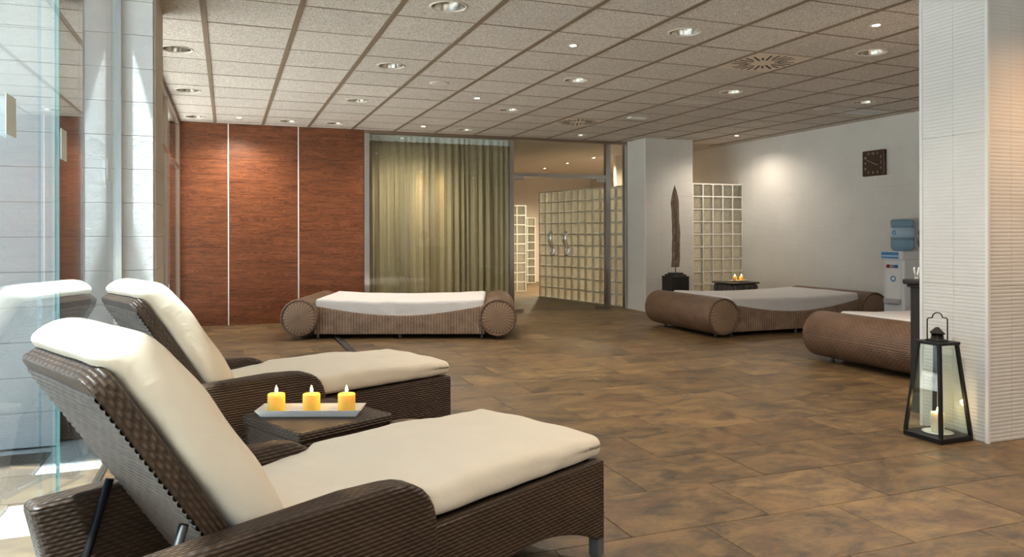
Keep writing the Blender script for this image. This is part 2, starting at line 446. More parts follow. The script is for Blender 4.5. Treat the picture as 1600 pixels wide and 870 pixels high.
for k in range(-12, 5):
    for n in range(5):
        y = FY0 - FL_DY / 2 + k * FL_DY; x = -0.62 - (n + .5) * FL_DX - (0 if k % 2 else .3)
        if y < 4.6: add_box(pb, x - FL_DX / 2 + .003, min(x + FL_DX / 2 - .003, -.61), y - FL_DY / 2 + .003, y + FL_DY / 2 - .003, -0.012, 0.0)
tag(link('paving_tiles', finish(pb, 'paving_tiles'), M['terrace'], patio), kind='stuff')
dr = thing('floor_drain', 'dark slotted drain channel in the floor in front of the middle daybed', 'drain', (1.21, 8.2, 0.0))
link('channel', box_me('channel', -.045, .045, -.75, .75, 0.0, 0.004), M['black'], dr)
for i in range(24): link('slat', box_me('slat', -.03, .03, -.012, .012, 0.004, 0.007) if i == 0 else bpy.data.meshes['slat'], M['leg_grey'], dr, (0, -.72 + i * .0625, 0))

# ------------------------------------------------------------------ ceiling
ceil = tag(link('ceiling', box_me('ceiling', -0.6, 8.9, -2.6, 10.56, H + .13, H + .15), M['tbar']), 'suspended ceiling of wood wool tiles in a brown grid', 'ceiling', kind='structure')
tag(link('roof', box_me('roof', -0.6, 9.0, -2.7, 17.5, H + .16, H + .40), M['plaster']), 'flat roof slab above the lounge', 'roof', kind='structure')
GX0, GY0, T = -0.1423, 5.5276, 0.6
xs = [-0.6] + [GX0 + T * i for i in range(14)] + [7.88]
ys = [-2.6] + [GY0 + T * k for k in range(-13, 9)] + [10.51]
LAMPS = [(x, y) for ci, x in enumerate((-.371, 1.358, 3.158, 4.958, 6.758)) for ri, y in enumerate((4.6276, 6.4276, 8.2276, 10.0276)) if (ci, ri) not in ((0, 0), (3, 2), (4, 0), (4, 2), (4, 3))] + [(.758, 10.0276)]
def holed_tile(w, d, r):
    bm = bmesh.new(); n = 32; A = []; B = []; A2 = []
    for i in range(n):
        a = 2 * PI * i / n; c, s_ = math.cos(a), math.sin(a); k = min(w / 2 / max(abs(c), 1e-6), d / 2 / max(abs(s_), 1e-6))
        A.append(bm.verts.new((r * c, r * s_, 0))); A2.append(bm.verts.new((r * c, r * s_, .012))); B.append(bm.verts.new((k * c, k * s_, 0)))
    cs = {}
    for i in range(n):
        j = (i + 1) % n; bm.faces.new((A[i], B[i], B[j], A[j])); bm.faces.new((A2[i], A[i], A[j], A2[j]))
        if abs(abs(B[i].co.x) - abs(B[j].co.x)) > 1e-5 and abs(abs(B[i].co.y) - abs(B[j].co.y)) > 1e-5:
            q = bm.verts.new((math.copysign(w / 2, B[i].co.x + B[j].co.x), math.copysign(d / 2, B[i].co.y + B[j].co.y), 0)); bm.faces.new((B[i], q, B[j]))
    return finish(bm, 'ceiling_tile')
VENTS = [(4.358, 5.2276), (4.358, 8.8276)]
def is_vent(cx, cy): return any(abs(cx - a) < .2 and abs(cy - b) < .2 for a, b in VENTS)
tm = {}
far_c = bmesh.new()
for i in range(len(xs) - 1):
    for k in range(len(ys) - 1):
        x0, x1, y0, y1 = xs[i], xs[i + 1], ys[k], ys[k + 1]
        cx, cy = (x0 + x1) / 2, (y0 + y1) / 2
        if is_vent(cx, cy): continue
        w, d = round(x1 - x0 - .012, 3), round(y1 - y0 - .010, 3)
        if cy < 2.2:
            add_box(far_c, cx - w / 2, cx + w / 2, cy - d / 2, cy + d / 2, H, H + .012); continue
        lamp = [q for q in LAMPS if abs(q[0] - cx) < .12 and abs(q[1] - cy) < .12]
        if lamp: link('ceiling_tile', holed_tile(w, d, .112), M['woodwool'], ceil, (cx, cy, H)); continue
        if (w, d) not in tm: tm[(w, d)] = box_me('ceiling_tile', -w / 2, w / 2, -d / 2, d / 2, 0, .012, .002, 1)
        link('ceiling_tile', tm[(w, d)], M['woodwool'], ceil, (cx, cy, H + random.uniform(-.0008, .0008)))
tag(link('ceiling_tiles_rear', finish(far_c, 'ceiling_tiles_rear'), M['woodwool'], ceil), kind='stuff')
for x in xs[1:-1]: link('runner', box_me('runner', -.018, .018, -6.555, 6.555, -.006, .004) if x == xs[1] else bpy.data.meshes['runner'], M['tbar'], ceil, (x, 3.955, H))
for y in ys[1:-1]: link('cross_bar', box_me('cross_bar', -4.24, 4.24, -.006, .006, -.002, .006) if y == ys[1] else bpy.data.meshes['cross_bar'], M['tbar'], ceil, (3.64, y, H))

# ------------------------------------------------------------------ walls
WB_Y = 10.51
wall_back = tag(link('wall_back', box_me('wall_back', -0.7, 1.86, WB_Y + .02, WB_Y + .15, 0, H + .05), M['brown_wood']), 'walnut panelled back wall left of the curtain', 'wall', kind='structure')
WX = [-0.6, 0.022, 0.927, 1.83]
for i in range(3):
    w = WX[i + 1] - WX[i] - .016
    me = None
    for r in range(9):
        z0 = r * .315; z1 = min(z0 + .315, H)
        if r == 0 or r == 8: me = box_me('board', -w / 2, w / 2, -.02, 0, .0008, z1 - z0 - .0008, .0012, 1)
        link('board', me, M['wood'], wall_back, ((WX[i] + WX[i + 1]) / 2, WB_Y + .02, z0))
for i in (1, 2): link('strip', box_me('strip', -.007, .007, -.022, 0, 0, H) if i == 1 else bpy.data.meshes['strip'], M['white_trim'], wall_back, (WX[i], WB_Y + .02, 0))

def ribbed_wall(name, label, x0, x1, y0, y1, face, cols, hts=(0, .9, 1.8, H)):
    """wall block with ribbed tiles on the given faces: list of (axis, pos, a0, a1)"""
    w = tag(link(name, box_me(name, x0, x1, y0, y1, 0, H + .15), M['plaster']), label, 'wall', kind='structure')
    for axis, pos, a0, a1 in face:
        n = max(1, round((a1 - a0) / cols)); s = (a1 - a0) / n
        for r in range(3):
            hh = hts[r + 1] - hts[r]
            me = box_me('wall_tile', -s / 2 + .0003, s / 2 - .0003, -.012, 0, .0006, hh - .0006, .001, 1)
            for c in range(n):
                a = a0 + (c + .5) * s
                if axis == '-y': link('wall_tile', me, M['ribbed'], w, (a, pos, hts[r]))
                else: link('wall_tile', me, M['ribbed'], w, (pos, a, hts[r]), (0, 0, -PI / 2))   # faces -x
    return w
wall_right = ribbed_wall('wall_right', 'long white ribbed tile wall on the right', 7.892, 8.05, -2.6, 12.4, [('-x', 7.892, 2.0, 12.4)], .34)
wall_pn = ribbed_wall('wall_front_right', 'white ribbed tile pillar at the right edge beside the lantern', 4.122, 4.9, 3.042, 3.46, [('-x', 4.122, 3.03, 3.46), ('-y', 3.042, 4.11, 4.9)], .22)
link('corner_trim', box_me('corner_trim', -.012, .006, -.012, .006, 0, H), M['white_trim'], wall_pn, (4.112, 3.032, 0))
link('corner_trim', box_me('corner_trim', -.008, .006, -.01, .008, 0, H), M['white_trim'], wall_pn, (4.112, 3.462, 0))
wall_pb = ribbed_wall('wall_back_right', 'white ribbed tile pillar beside the glass doors', 6.082, 6.93, 9.962, 10.62, [('-x', 6.082, 9.95, 10.5), ('-y', 9.962, 6.07, 6.93)], .29)
link('corner_trim', box_me('corner_trim', -.010, .006, -.010, .006, 0, H), M['white_trim'], wall_pb, (6.072, 9.952, 0))
# niche behind the glass block screen
tag(link('wall_niche', boxes_me('wall_niche', [(6.93, 8.05, 12.4, 12.5, 0, H + .05), (6.80, 6.93, 10.62, 11.0, 0, H + .05)]), M['plaster']), 'plain wall of the niche behind the glass block screen', 'wall', kind='structure')
tag(link('ceiling_niche', box_me('ceiling_niche', 6.93, 7.9, 10.505, 10.6, H, H + .05), M['woodwool']), 'wood wool ceiling over the niche', 'ceiling', kind='structure')
# closing walls the photograph does not show
tag(link('wall_front', boxes_me('wall_front', [(-0.7, 0.2, -2.75, -2.6, 0, H + .05), (3.9, 8.05, -2.75, -2.6, 0, H + .05), (.2, 3.9, -2.75, -2.6, 0, .55), (.2, 3.9, -2.75, -2.6, 2.3, H + .05)]), M['plaster']), 'plain wall with a wide window behind the viewer', 'wall', kind='structure')
w4 = thing('window_4', 'wide window in the wall behind the viewer', 'window', (0, -2.68, 0), kind='structure')
for k in range(7):
    x = .2 + k * 3.7 / 6
    link('mullion', box_me('mullion4', -.03, .03, -.03, .03, .55, 2.3) if k == 0 else bpy.data.meshes['mullion4'], M['white_trim'], w4, (min(max(x, .23), 3.87), 0, 0))
    if k < 6: link('pane', box_me('pane4',   .03, 3.7 / 6 - .03, -.004, .004, .59, 2.26) if k == 0 else bpy.data.meshes['pane4'], M['glass'], w4, (x, 0, 0))
for z in (.55, 1.5, 2.26): link('rail', box_me('rail4', .23, 3.87, -.025, .025, z, z + .04), M['white_trim'], w4)
# left: white stone pier and outside wall
wall_left = tag(link('wall_left', boxes_me('wall_left', [(-0.6, -0.412, 4.895, 5.4, 0, H + .05), (-2.2, -0.925, 4.895, 5.1, 0, 3.4)]), M['white_grout']), 'white stone tiled wall crossing the glass at the left', 'wall', kind='structure')
for r in range(17):
    z = r * .2
    for a0, a1 in ((-0.595, -0.411), (-1.525, -0.925), (-2.2, -1.526)):
        if a0 > -.7 and z > H: continue
        w = a1 - a0
        key = 'stone_tile_%d' % round(w * 1000)
        me = bpy.data.meshes.get(key) or box_me(key, -w / 2 + .001, w / 2 - .001, -.015, 0, .001, .199, .002, 1)
        link('stone_tile', me, M['stone'], wall_left, ((a0 + a1) / 2, 4.895, z))
    if z < H:
        me = bpy.data.meshes.get('stone_side') or box_me('stone_side', -.15, .15, -.012, 0, .001, .199, .002, 1)
        for yy in (5.05, 5.30): link('stone_tile', me, M['plaster'], wall_left, (-0.412, yy, z), (0, 0, PI / 2))
tag(link('wall_left_recess', box_me('wall_left_recess', -0.925, -0.615, 5.0, 5.1, 0, 3.4), M['brown_wood']), 'dark brown panel put in for the dark opening beside the stone tiles', 'wall', kind='structure')  # brown sheet fills the gap in place of a dark opening
tag(link('shade_canopy', box_me('shade_canopy', -2.2, -0.98, 3.9, 4.88, 3.0, 3.1), M['plaster']), 'added unseen canopy shading the outside stone wall', 'canopy', kind='structure')  # added out of view to keep direct sun off the outside tiles
tag(link('sun_block_eaves', box_me('sun_block_eaves', -1.7, -0.6, 5.15, 10.8, H + .16, H + .40), M['plaster']), 'added unseen eaves blocking sun from the rear glazing', 'roof', kind='structure')  # added out of view so no sun streak reaches the wood wall
tag(link('wall_garden', box_me('wall_garden', -12.2, -12, -14, 20, 0, 1.6), M['patio_wall']), 'low rendered garden wall beyond the terrace', 'wall', kind='structure')
# ------------------------------------------------------------------ glazing
GXL = -0.6
win1 = thing('window_1', 'frameless glass wall along the left side', 'window', (GXL, 0, 0), kind='structure')
for k, (y0, y1) in enumerate(((-2.6, 0.30), (0.305, 2.916), (2.920, 3.20), (3.21, 4.85))):
    p = link('pane', box_me('pane', -.006, .006, y0, y1, 0.012, H - .012), M['tint_glass'], win1)
    if k == 2: link('pane_edge', box_me('pane_edge', -.006, .006, y1, y1 + .003, 0.012, H - .012), M['glass_edge'], p)
link('bottom_channel', box_me('bottom_channel', -.015, .015, -2.6, 4.88, -.004, .012), M['chrome'], win1)
link('top_channel', box_me('top_channel', -.015, .015, -2.6, 4.88, H - .012, H + .02), M['chrome'], win1)
link('wall_channel', box_me('wall_channel', -.022, .022, 4.835, 4.878, .0, H), M['chrome'], win1)
for y0 in (-.3, 2.481, 3.232, 4.40): link('marker_film', box_me('marker_film', .0062, .0072, y0, y0 + .107, 1.502, 1.62), M['frost'], win1)
win2 = thing('window_2', 'bronze framed glazed partition between the stone pier and wood wall', 'window', (GXL, 0, 0), kind='structure')
for y in (5.44, 7.0, 8.4, 10.44): link('mullion', box_me('mullion', -.03, .03, -.03, .03, 0, H) if y == 5.44 else bpy.data.meshes['mullion'], M['alu'] if y < 6 else M['chrome'], win2, (0, y, 0))
for a, b in ((5.47, 6.97), (7.03, 8.37), (8.43, 10.41)): link('pane', box_me('pane', -.006, .006, a, b, .06, H - .05), M['glass'], win2)
link('head_rail', box_me('head_rail', -.03, .03, 5.41, 10.5, H - .05, H), M['alu'], win2)
link('sill_rail', box_me('sill_rail', -.03, .03, 5.41, 10.5, 0, .06), M['alu'], win2)
link('transom', box_me('transom', -.025, .025, 7.03, 10.41, 2.05, 2.10), M['chrome'], win2)
GY = 10.55
win3 = thing('window_3', 'steel framed glass front with the curtain behind it', 'window', (0, GY, 0), kind='structure')
for x0, x1 in ((1.832, 1.905), (4.045, 4.112), (5.69, 5.775), (6.03, 6.075)): link('post', box_me('post', x0, x1, -.04, .04, 0, H - .04), M['chrome'], win3)
link('head_rail', box_me('head_rail', 1.832, 6.075, -.045, .045, H - .045, H + .01), M['alu'], win3)
link('transom', box_me('transom', 4.112, 5.69, -.03, .03, 2.085, 2.145), M['chrome'], win3)
for x0, x1, z0, z1 in ((1.905, 4.045, .01, H - .045), (4.112, 5.69, 2.145, H - .045), (5.775, 6.03, .01, H - .045)):
    link('pane', box_me('pane', x0, x1, -.006, .006, z0, z1), M['glass'], win3)
door = thing('door_1', 'frameless double glass door with curved steel handles', 'door', (0, GY, 0), kind='structure')
for x0, x1, hx in ((4.116, 4.888, 4.744), (4.896, 5.686, 4.997)):
    lf = link('door_leaf', box_me('door_leaf', x0, x1, -.005, .005, .008, 2.08), M['glass'], door)
    xf = x0 if hx == 4.744 else x1 - .16
    link('patch_fitting', box_me('patch_fitting', xf, xf + .16, -.014, .014, 2.035, 2.083), M['chrome'], lf)
    link('patch_fitting', box_me('patch_fitting', xf, xf + .16, -.014, .014, .008, .06), M['chrome'], lf)
    pts = []
    for i in range(17):
        q = i / 16; z = .87 + .37 * q
        pts.append((hx + .03 * math.sin(q * 2 * PI) * (1 if hx > 4.9 else 1), -.055 if 0 < i < 16 else -.008, z))
    link('handle', tube_me('handle', pts, .016), M['polished'], lf)
    pts2 = [(x, .055 if 0 < i < 16 else .008, z) for i, (x, y, z) in enumerate(pts)]
    link('handle', tube_me('handle', pts2, .013), M['chrome'], lf)
# curtain
def curtain_me(x0, x1, z0, z1, y, amp, n):
    bm = bmesh.new(); rows = 14; grid = []
    for j in range(rows + 1):
        q = j / rows; z = z0 + (z1 - z0) * q; row = []
        for i in range(n + 1):
            s = i / n; x = x0 + (x1 - x0) * s
            ph = s * 2 * PI * 21 + 1.5 * math.sin(s * 19) + .6 * math.sin(s * 47)
            a = amp * (0.75 + .45 * math.sin(s * 31 + 1)) * (1 - .55 * q ** 3)
            row.append(bm.verts.new((x + .012 * math.sin(ph * 2 + q), y + a * math.sin(ph + .5 * (1 - q) * math.sin(s * 40)), z)))
        grid.append(row)
    for j in range(rows):
        for i in range(n): bm.faces.new((grid[j][i], grid[j][i + 1], grid[j + 1][i + 1], grid[j + 1][i]))
    me = finish(bm, 'curtain', True); return me
cur = thing('curtain', 'olive beige floor length curtain hanging behind the glass', 'curtain', (3.0, 10.78, 0))
c1 = link('drape', curtain_me(-1.06, 1.14, 0.03, 2.58, 0, .052, 420), M['curtain'], cur)
md = c1.modifiers.new('thick', 'SOLIDIFY'); md.thickness = .004
c2 = link('heading_tape', curtain_me(-1.06, 1.14, 2.575, 2.655, 0, .022, 420), M['tape'], cur)
md = c2.modifiers.new('thick', 'SOLIDIFY'); md.thickness = .005
link('curtain_rail', box_me('curtain_rail', -1.1, 1.16, -.02, .02, 2.655, 2.685), M['white_trim'], cur)
# second room shell
tag(link('wall_far', boxes_me('wall_far', [(1.7, 9.0, 17.2, 17.35, 0, H + .05), (1.7, 1.85, 10.66, 17.2, 0, H + .05), (8.85, 9.0, 12.5, 17.2, 0, H + .05), (1.7, 1.85, 10.56, 10.66, 0, H + .05)]), M['plaster']), 'plain beige walls of the room behind the glass doors', 'wall', kind='structure')
tag(link('wall_inner', boxes_me('wall_inner', [(4.6, 5.62, 16.0, 16.1, 0, H + .05)]), M['plaster']), 'pale wall stub at the end of the room behind the doors', 'wall', kind='structure')
tag(link('ceiling_far', box_me('ceiling_far', 1.7, 9.0, 10.6, 17.35, H, H + .05), M['woodwool']), 'wood wool ceiling of the room behind the glass doors', 'ceiling', kind='structure')

# ------------------------------------------------------------------ glass block screens
def ripple_block():
    bm = bmesh.new(); add_box(bm, -.094, .094, -.04, .04, -.094, .094)
    bmesh.ops.bevel(bm, geom=bm.edges[:], offset=.010, segments=2, affect='EDGES', profile=0.5)
    for f in [f for f in bm.faces if abs(f.normal.y) > .9 and f.calc_area() > .02]:
        r = bmesh.ops.inset_region(bm, faces=[f], thickness=.012)
        bmesh.ops.translate(bm, verts=f.verts[:], vec=(0, -.006 * (1 if f.normal.y > 0 else -1), 0))
    return finish(bm, 'glass_block')
blk = ripple_block()
def screen(name, label, ox, oy, rz, cols, rows, pitch=.2, z0=0.0, cat='screen'):
    t = thing(name, label, cat, (ox, oy, 0), rz)
    L = cols * pitch
    bars = []
    for c in range(cols + 1): bars.append((c * pitch - .009, c * pitch + .009, -.041, .041, z0, z0 + rows * .2 + .006))
    for r in range(rows + 1): bars.append((-.006, L + .006, -.0405, .0405, z0 + r * .2 - .009 if r else z0, z0 + r * .2 + .009))
    link('mortar', boxes_me('mortar', bars), M['mortar'], t)
    for c in range(cols):
        for r in range(rows):
            link('glass_block', blk, M['block'], t, ((c + .5) * pitch, 0, z0 + (r + .5) * .2), scale=None if pitch == .2 else (pitch / .2, 1, 1))
    return t
screen('glass_block_screen', 'glass block screen beside the white back pillar and candle table', 6.94, 9.995, 0, 5, 10, .189)
ang = math.atan2(10.78 - 13.15, 6.20 - 5.70)
screen('glass_block_screen', 'long glass block wall seen through the glass doors', 5.70, 13.15, ang, 12, 10, .2)
screen('glass_block_screen', 'narrow glass block column behind the left door leaf', 5.52, 14.5, 0, 2, 9, .2)
screen('glass_block_screen', 'farthest glass block strip at the end wall of the back room', 6.75, 16.9, 0, 2, 8, .2)

# ------------------------------------------------------------------ ceiling fittings
rim_me = lathe_me('rim', [(.108, .004), (.110, -.003), (.118, -.005), (.126, -.003), (.127, .002)], 32, caps=False)
def cup():
    bm = bmesh.new(); n = 32; pr_ = [(.113, .0), (.108, .03), (.098, .065), (.080, .095), (.045, .108)]; R = []
    for r, z in pr_: R.append([bm.verts.new((r * math.cos(2 * PI * i / n), r * math.sin(2 * PI * i / n), z)) for i in range(n)])
    for a, b in zip(R, R[1:]):
        for i in range(n): bm.faces.new((a[i], b[i], b[(i + 1) % n], a[(i + 1) % n]))
    bm.faces.new(R[-1]); bm.normal_update()
    me = bpy.data.meshes.new('reflector'); bm.to_mesh(me); bm.free()
    for p in me.polygons: p.use_smooth = True
    return me
cup_me = cup()
bulb_me = lathe_me('bulb', [(.0, .05), (.018, .052), (.024, .065), (.024, .10), (0, .10)], 16)
cols_n = ['above the left glass line', 'in the second column from the glass', 'in the middle column', 'in the second column from the right wall', 'in the column nearest the right wall']
rows_n = ['nearest row', 'second row', 'third row', 'row along the back wall']
GXc = [-.371, 1.358, 3.158, 4.958, 6.758]; GYc = [4.6276, 6.4276, 8.2276, 10.0276]
for ci, x in enumerate(GXc):
    for ri, y in enumerate(GYc):
        if (ci, ri) in ((0, 0), (3, 2), (4, 0), (4, 2), (4, 3)): continue
        t = thing('ceiling_downlight', 'unlit round downlight %s, %s' % (cols_n[ci], rows_n[ri]), 'light', (x, y, H - .001), group='unlit round downlights')
        link('rim', rim_me, M['rim'], t); link('reflector', cup_me, M['reflector'], t); link('bulb', bulb_me, M['plate'], t)
t = thing('ceiling_downlight', 'round downlight glowing faintly at the top of the wood wall', 'light', (0.758, 10.0276, H - .001), group='unlit round downlights')
link('rim', rim_me, M['rim'], t); link('reflector', cup_me, M['reflector'], t); link('bulb', bulb_me, M['plate'], t)
plate_me = lathe_me('cover_disc', [(.0, -.012), (.07, -.011), (.095, -.006), (.10, 0), (.10, .002)], 28)
for (x, y), d in (((1.96, 7.013), 'in the middle of the ceiling'), ((6.64, 6.917), 'near the right wall beside the square fitting'), ((6.695, 8.145), 'above the daybed by the block screen')):
    o = tag(link('cover_disc', plate_me, M['plate'], None, (x, y, H)), 'plain round cover disc ' + d, 'ceiling disc')
lit_rim = lathe_me('spot_rim', [(.026, -.002), (.040, -.006), (.045, 0), (.045, .002)], 20, caps=False)
lens_me = lathe_me('lens', [(.0, -.004), (.020, -.0035), (.027, -.001), (.027, 0)], 16)
def spot(x, y, z, label, w, grp, ang=150, col=None):
    t = thing('ceiling_spotlight', label, 'light', (x, y, z), group=grp)
    link('spot_rim', lit_rim, M['rim'], t); link('lens', lens_me, M['lamp_on'], t)
    ld = bpy.data.lights.new('spot_beam', 'SPOT'); lo = bpy.data.objects.new('spot_beam', ld); COL.objects.link(lo); lo.parent = t
    lo.location = (0, 0, -.02); ld.energy = w; ld.color = col or WARM; ld.spot_size = math.radians(ang); ld.spot_blend = 0.8; ld.shadow_soft_size = .03
for x, y, d in ((2.555, 5.253, 'lit spotlight in the middle of the ceiling, nearest of three in line'), (2.562, 7.646, 'lit spotlight in the ceiling, second of three in line'),
                (2.538, 9.90, 'lit spotlight above the curtain, farthest of three in line'), (4.336, 4.013, 'lit spotlight at the upper right near the white pillar'),
                (7.241, 9.268, 'lit spotlight above the glass block screen'), (0.152, 9.93, 'lit spotlight above the wood wall')):
    spot(x, y, H, d, SPOT_W * (.8 if x > 7 else 1.7), 'lit spotlights of the lounge')
for i, (x, y) in enumerate(((2.55, 2.6), (4.6, 2.2), (6.1, 2.6), (0.75, 0.4), (2.55, -.6), (6.1, 0.0))):
    spot(x, y, H, 'lit spotlight in the ceiling behind the viewer, ' + ('over the near lounger side', 'before the pillar face', 'right of the pillar', 'above the viewer', 'rear middle', 'rear right')[i], SPOT_W * (.9 if i == 1 else 1.2), 'spotlights behind the viewer', col=(1, .55, .25) if i == 1 else None)
for i, (x, y) in enumerate(((6.755, 15.367), (6.718, 14.093), (6.71, 12.892), (6.734, 11.753))):
    spot(x, y, H, 'lit spotlight in the room behind the doors, ' + ('farthest', 'second farthest', 'second nearest', 'nearest')[i] + ' of four', SPOT_W * (1.5 if i == 3 else 5.0), 'spotlights of the back room', col=(1, .78, .54))
for x in (2.70, 3.02):
    t = thing('curtain_spotlight', 'small spotlight hidden above the curtain, ' + ('left' if x < 2.9 else 'right') + ' of two', 'light', (x, 10.655, H - .001))
    link('spot_rim', lit_rim, M['rim'], t, scale=(.6, .6, 1))
    ld = bpy.data.lights.new('curtain_beam', 'SPOT'); lo = bpy.data.objects.new('curtain_beam', ld); COL.objects.link(lo); lo.parent = t
    lo.location = (0, 0, -.012); lo.rotation_euler = (math.radians(5.5), 0, 0); ld.energy = 110; ld.color = (1, .66, .30); ld.spot_size = math.radians(17); ld.spot_blend = 1.0; ld.shadow_soft_size = .02
# swirl vents
def vent(x, y, label):
    t = thing('ceiling_vent', label, 'vent', (x, y, H - .004), group='swirl vents')
    link('panel', box_me('panel', -.297, .297, -.297, .297, 0, .012, .002, 1), M['vent'], t)
    n = 24
    for i in range(n):
        a = 2 * PI * i / n; r0, r1 = (.10, .265) if i % 2 == 0 else (.15, .265)
        if i % 6 == 3: r0, r1 = .12, .20
        me = bpy.data.meshes.get('vent_slot_%d' % (i % 6)) or box_me('vent_slot_%d' % (i % 6), r0, r1, -.008, .008, -.0015, .004)
        link('slot', me, M['slot'], t, (0, 0, 0), (0, 0, a + .1))
vent(4.358, 5.2276, 'square swirl vent near the front of the ceiling'); vent(4.358, 8.8276, 'far square swirl vent above the glass doors')
t = thing('ceiling_hatch', 'small square ceiling fitting with two pale strips by the right wall', 'ceiling fitting', (7.25, 6.93, H - .003))
link('panel', box_me('panel', -.28, .28, -.13, .13, 0, .006), M['cooler_grey'], t)
for s in (-1, 1): link('strip', box_me('strip2', -.28, .28, -.012, .012, -.003, .004), M['white_trim'], t, (0, s * .11, 0))
t = thing('ceiling_hatch', 'flat rectangular ceiling fitting in the third row of tiles', 'ceiling fitting', (4.95, 7.01, H - .003))
link('panel', box_me('panel', -.25, .25, -.09, .09, 0, .006), M['plate'], t); link('strip', box_me('strip3', -.25, .25, -.008, .008, -.003, .004), M['white_trim'], t, (0, .07, 0))
tag(link('ceiling_sensor', box_me('ceiling_sensor', -.12, .12, -.05, .05, -.02, 0, .004), M['white_trim'], None, (4.898, 8.217, H)), 'small white rectangular sensor on the ceiling', 'sensor')

# ------------------------------------------------------------------ loungers
def rounded_poly(pts, n=6):
    """pts: (x, z, r) -> outline with rounded corners"""
    out = []; m = len(pts)
    for i in range(m):
        p = Vector(pts[i][:2]); r = pts[i][2]
        if r <= 0: out.append(tuple(p)); continue
        a = (Vector(pts[i - 1][:2]) - p); b = (Vector(pts[(i + 1) % m][:2]) - p)
        s = p + a.normalized() * r; e = p + b.normalized() * r
        for k in range(n + 1):
            q = k / n; out.append(tuple((1 - q) ** 2 * s + 2 * q * (1 - q) * p + q * q * e))
    return out
LW, LL = 0.682, 1.749
def weave_me(L_, W_):
    # rows of rounded strands woven over upright stakes on the rear face (z = 0 plane, facing -z)
    bm = bmesh.new(); p = .0195; st_ = .030; W_ -= .010; n = int(W_ / (st_ / 4))
    for r in range(int((L_ - .05) / p)):
        x = .014 + (r + .5) * p; prev = None
        inset = 0.0 if x < L_ - .07 else .055 - math.sqrt(max(0, .055 ** 2 - (x - L_ + .07) ** 2))
        for i in range(n + 1):
            y = -W_ / 2 + inset + (W_ - 2 * inset) * i / n
            z = -.0015 - .0006 * math.cos(PI * y / st_ + PI * r); dx = .004 * math.sin(y * 11 + r * .2)
            hx = p * .5; ring = [bm.verts.new((x + dx + a, y, z + b)) for a, b in ((-hx, .006), (-hx * .8, .0), (-hx * .35, -.0035), (hx * .35, -.0035), (hx * .8, .0), (hx, .006))]
            if prev:
                for k in range(5): bm.faces.new((prev[k], prev[k + 1], ring[k + 1], ring[k]))
            prev = ring
    return finish(bm, 'weave', True)
M['strand'] = simple('wicker_strand', (0.085, 0.060, 0.044), 0.55, var=0.35, scale=30)
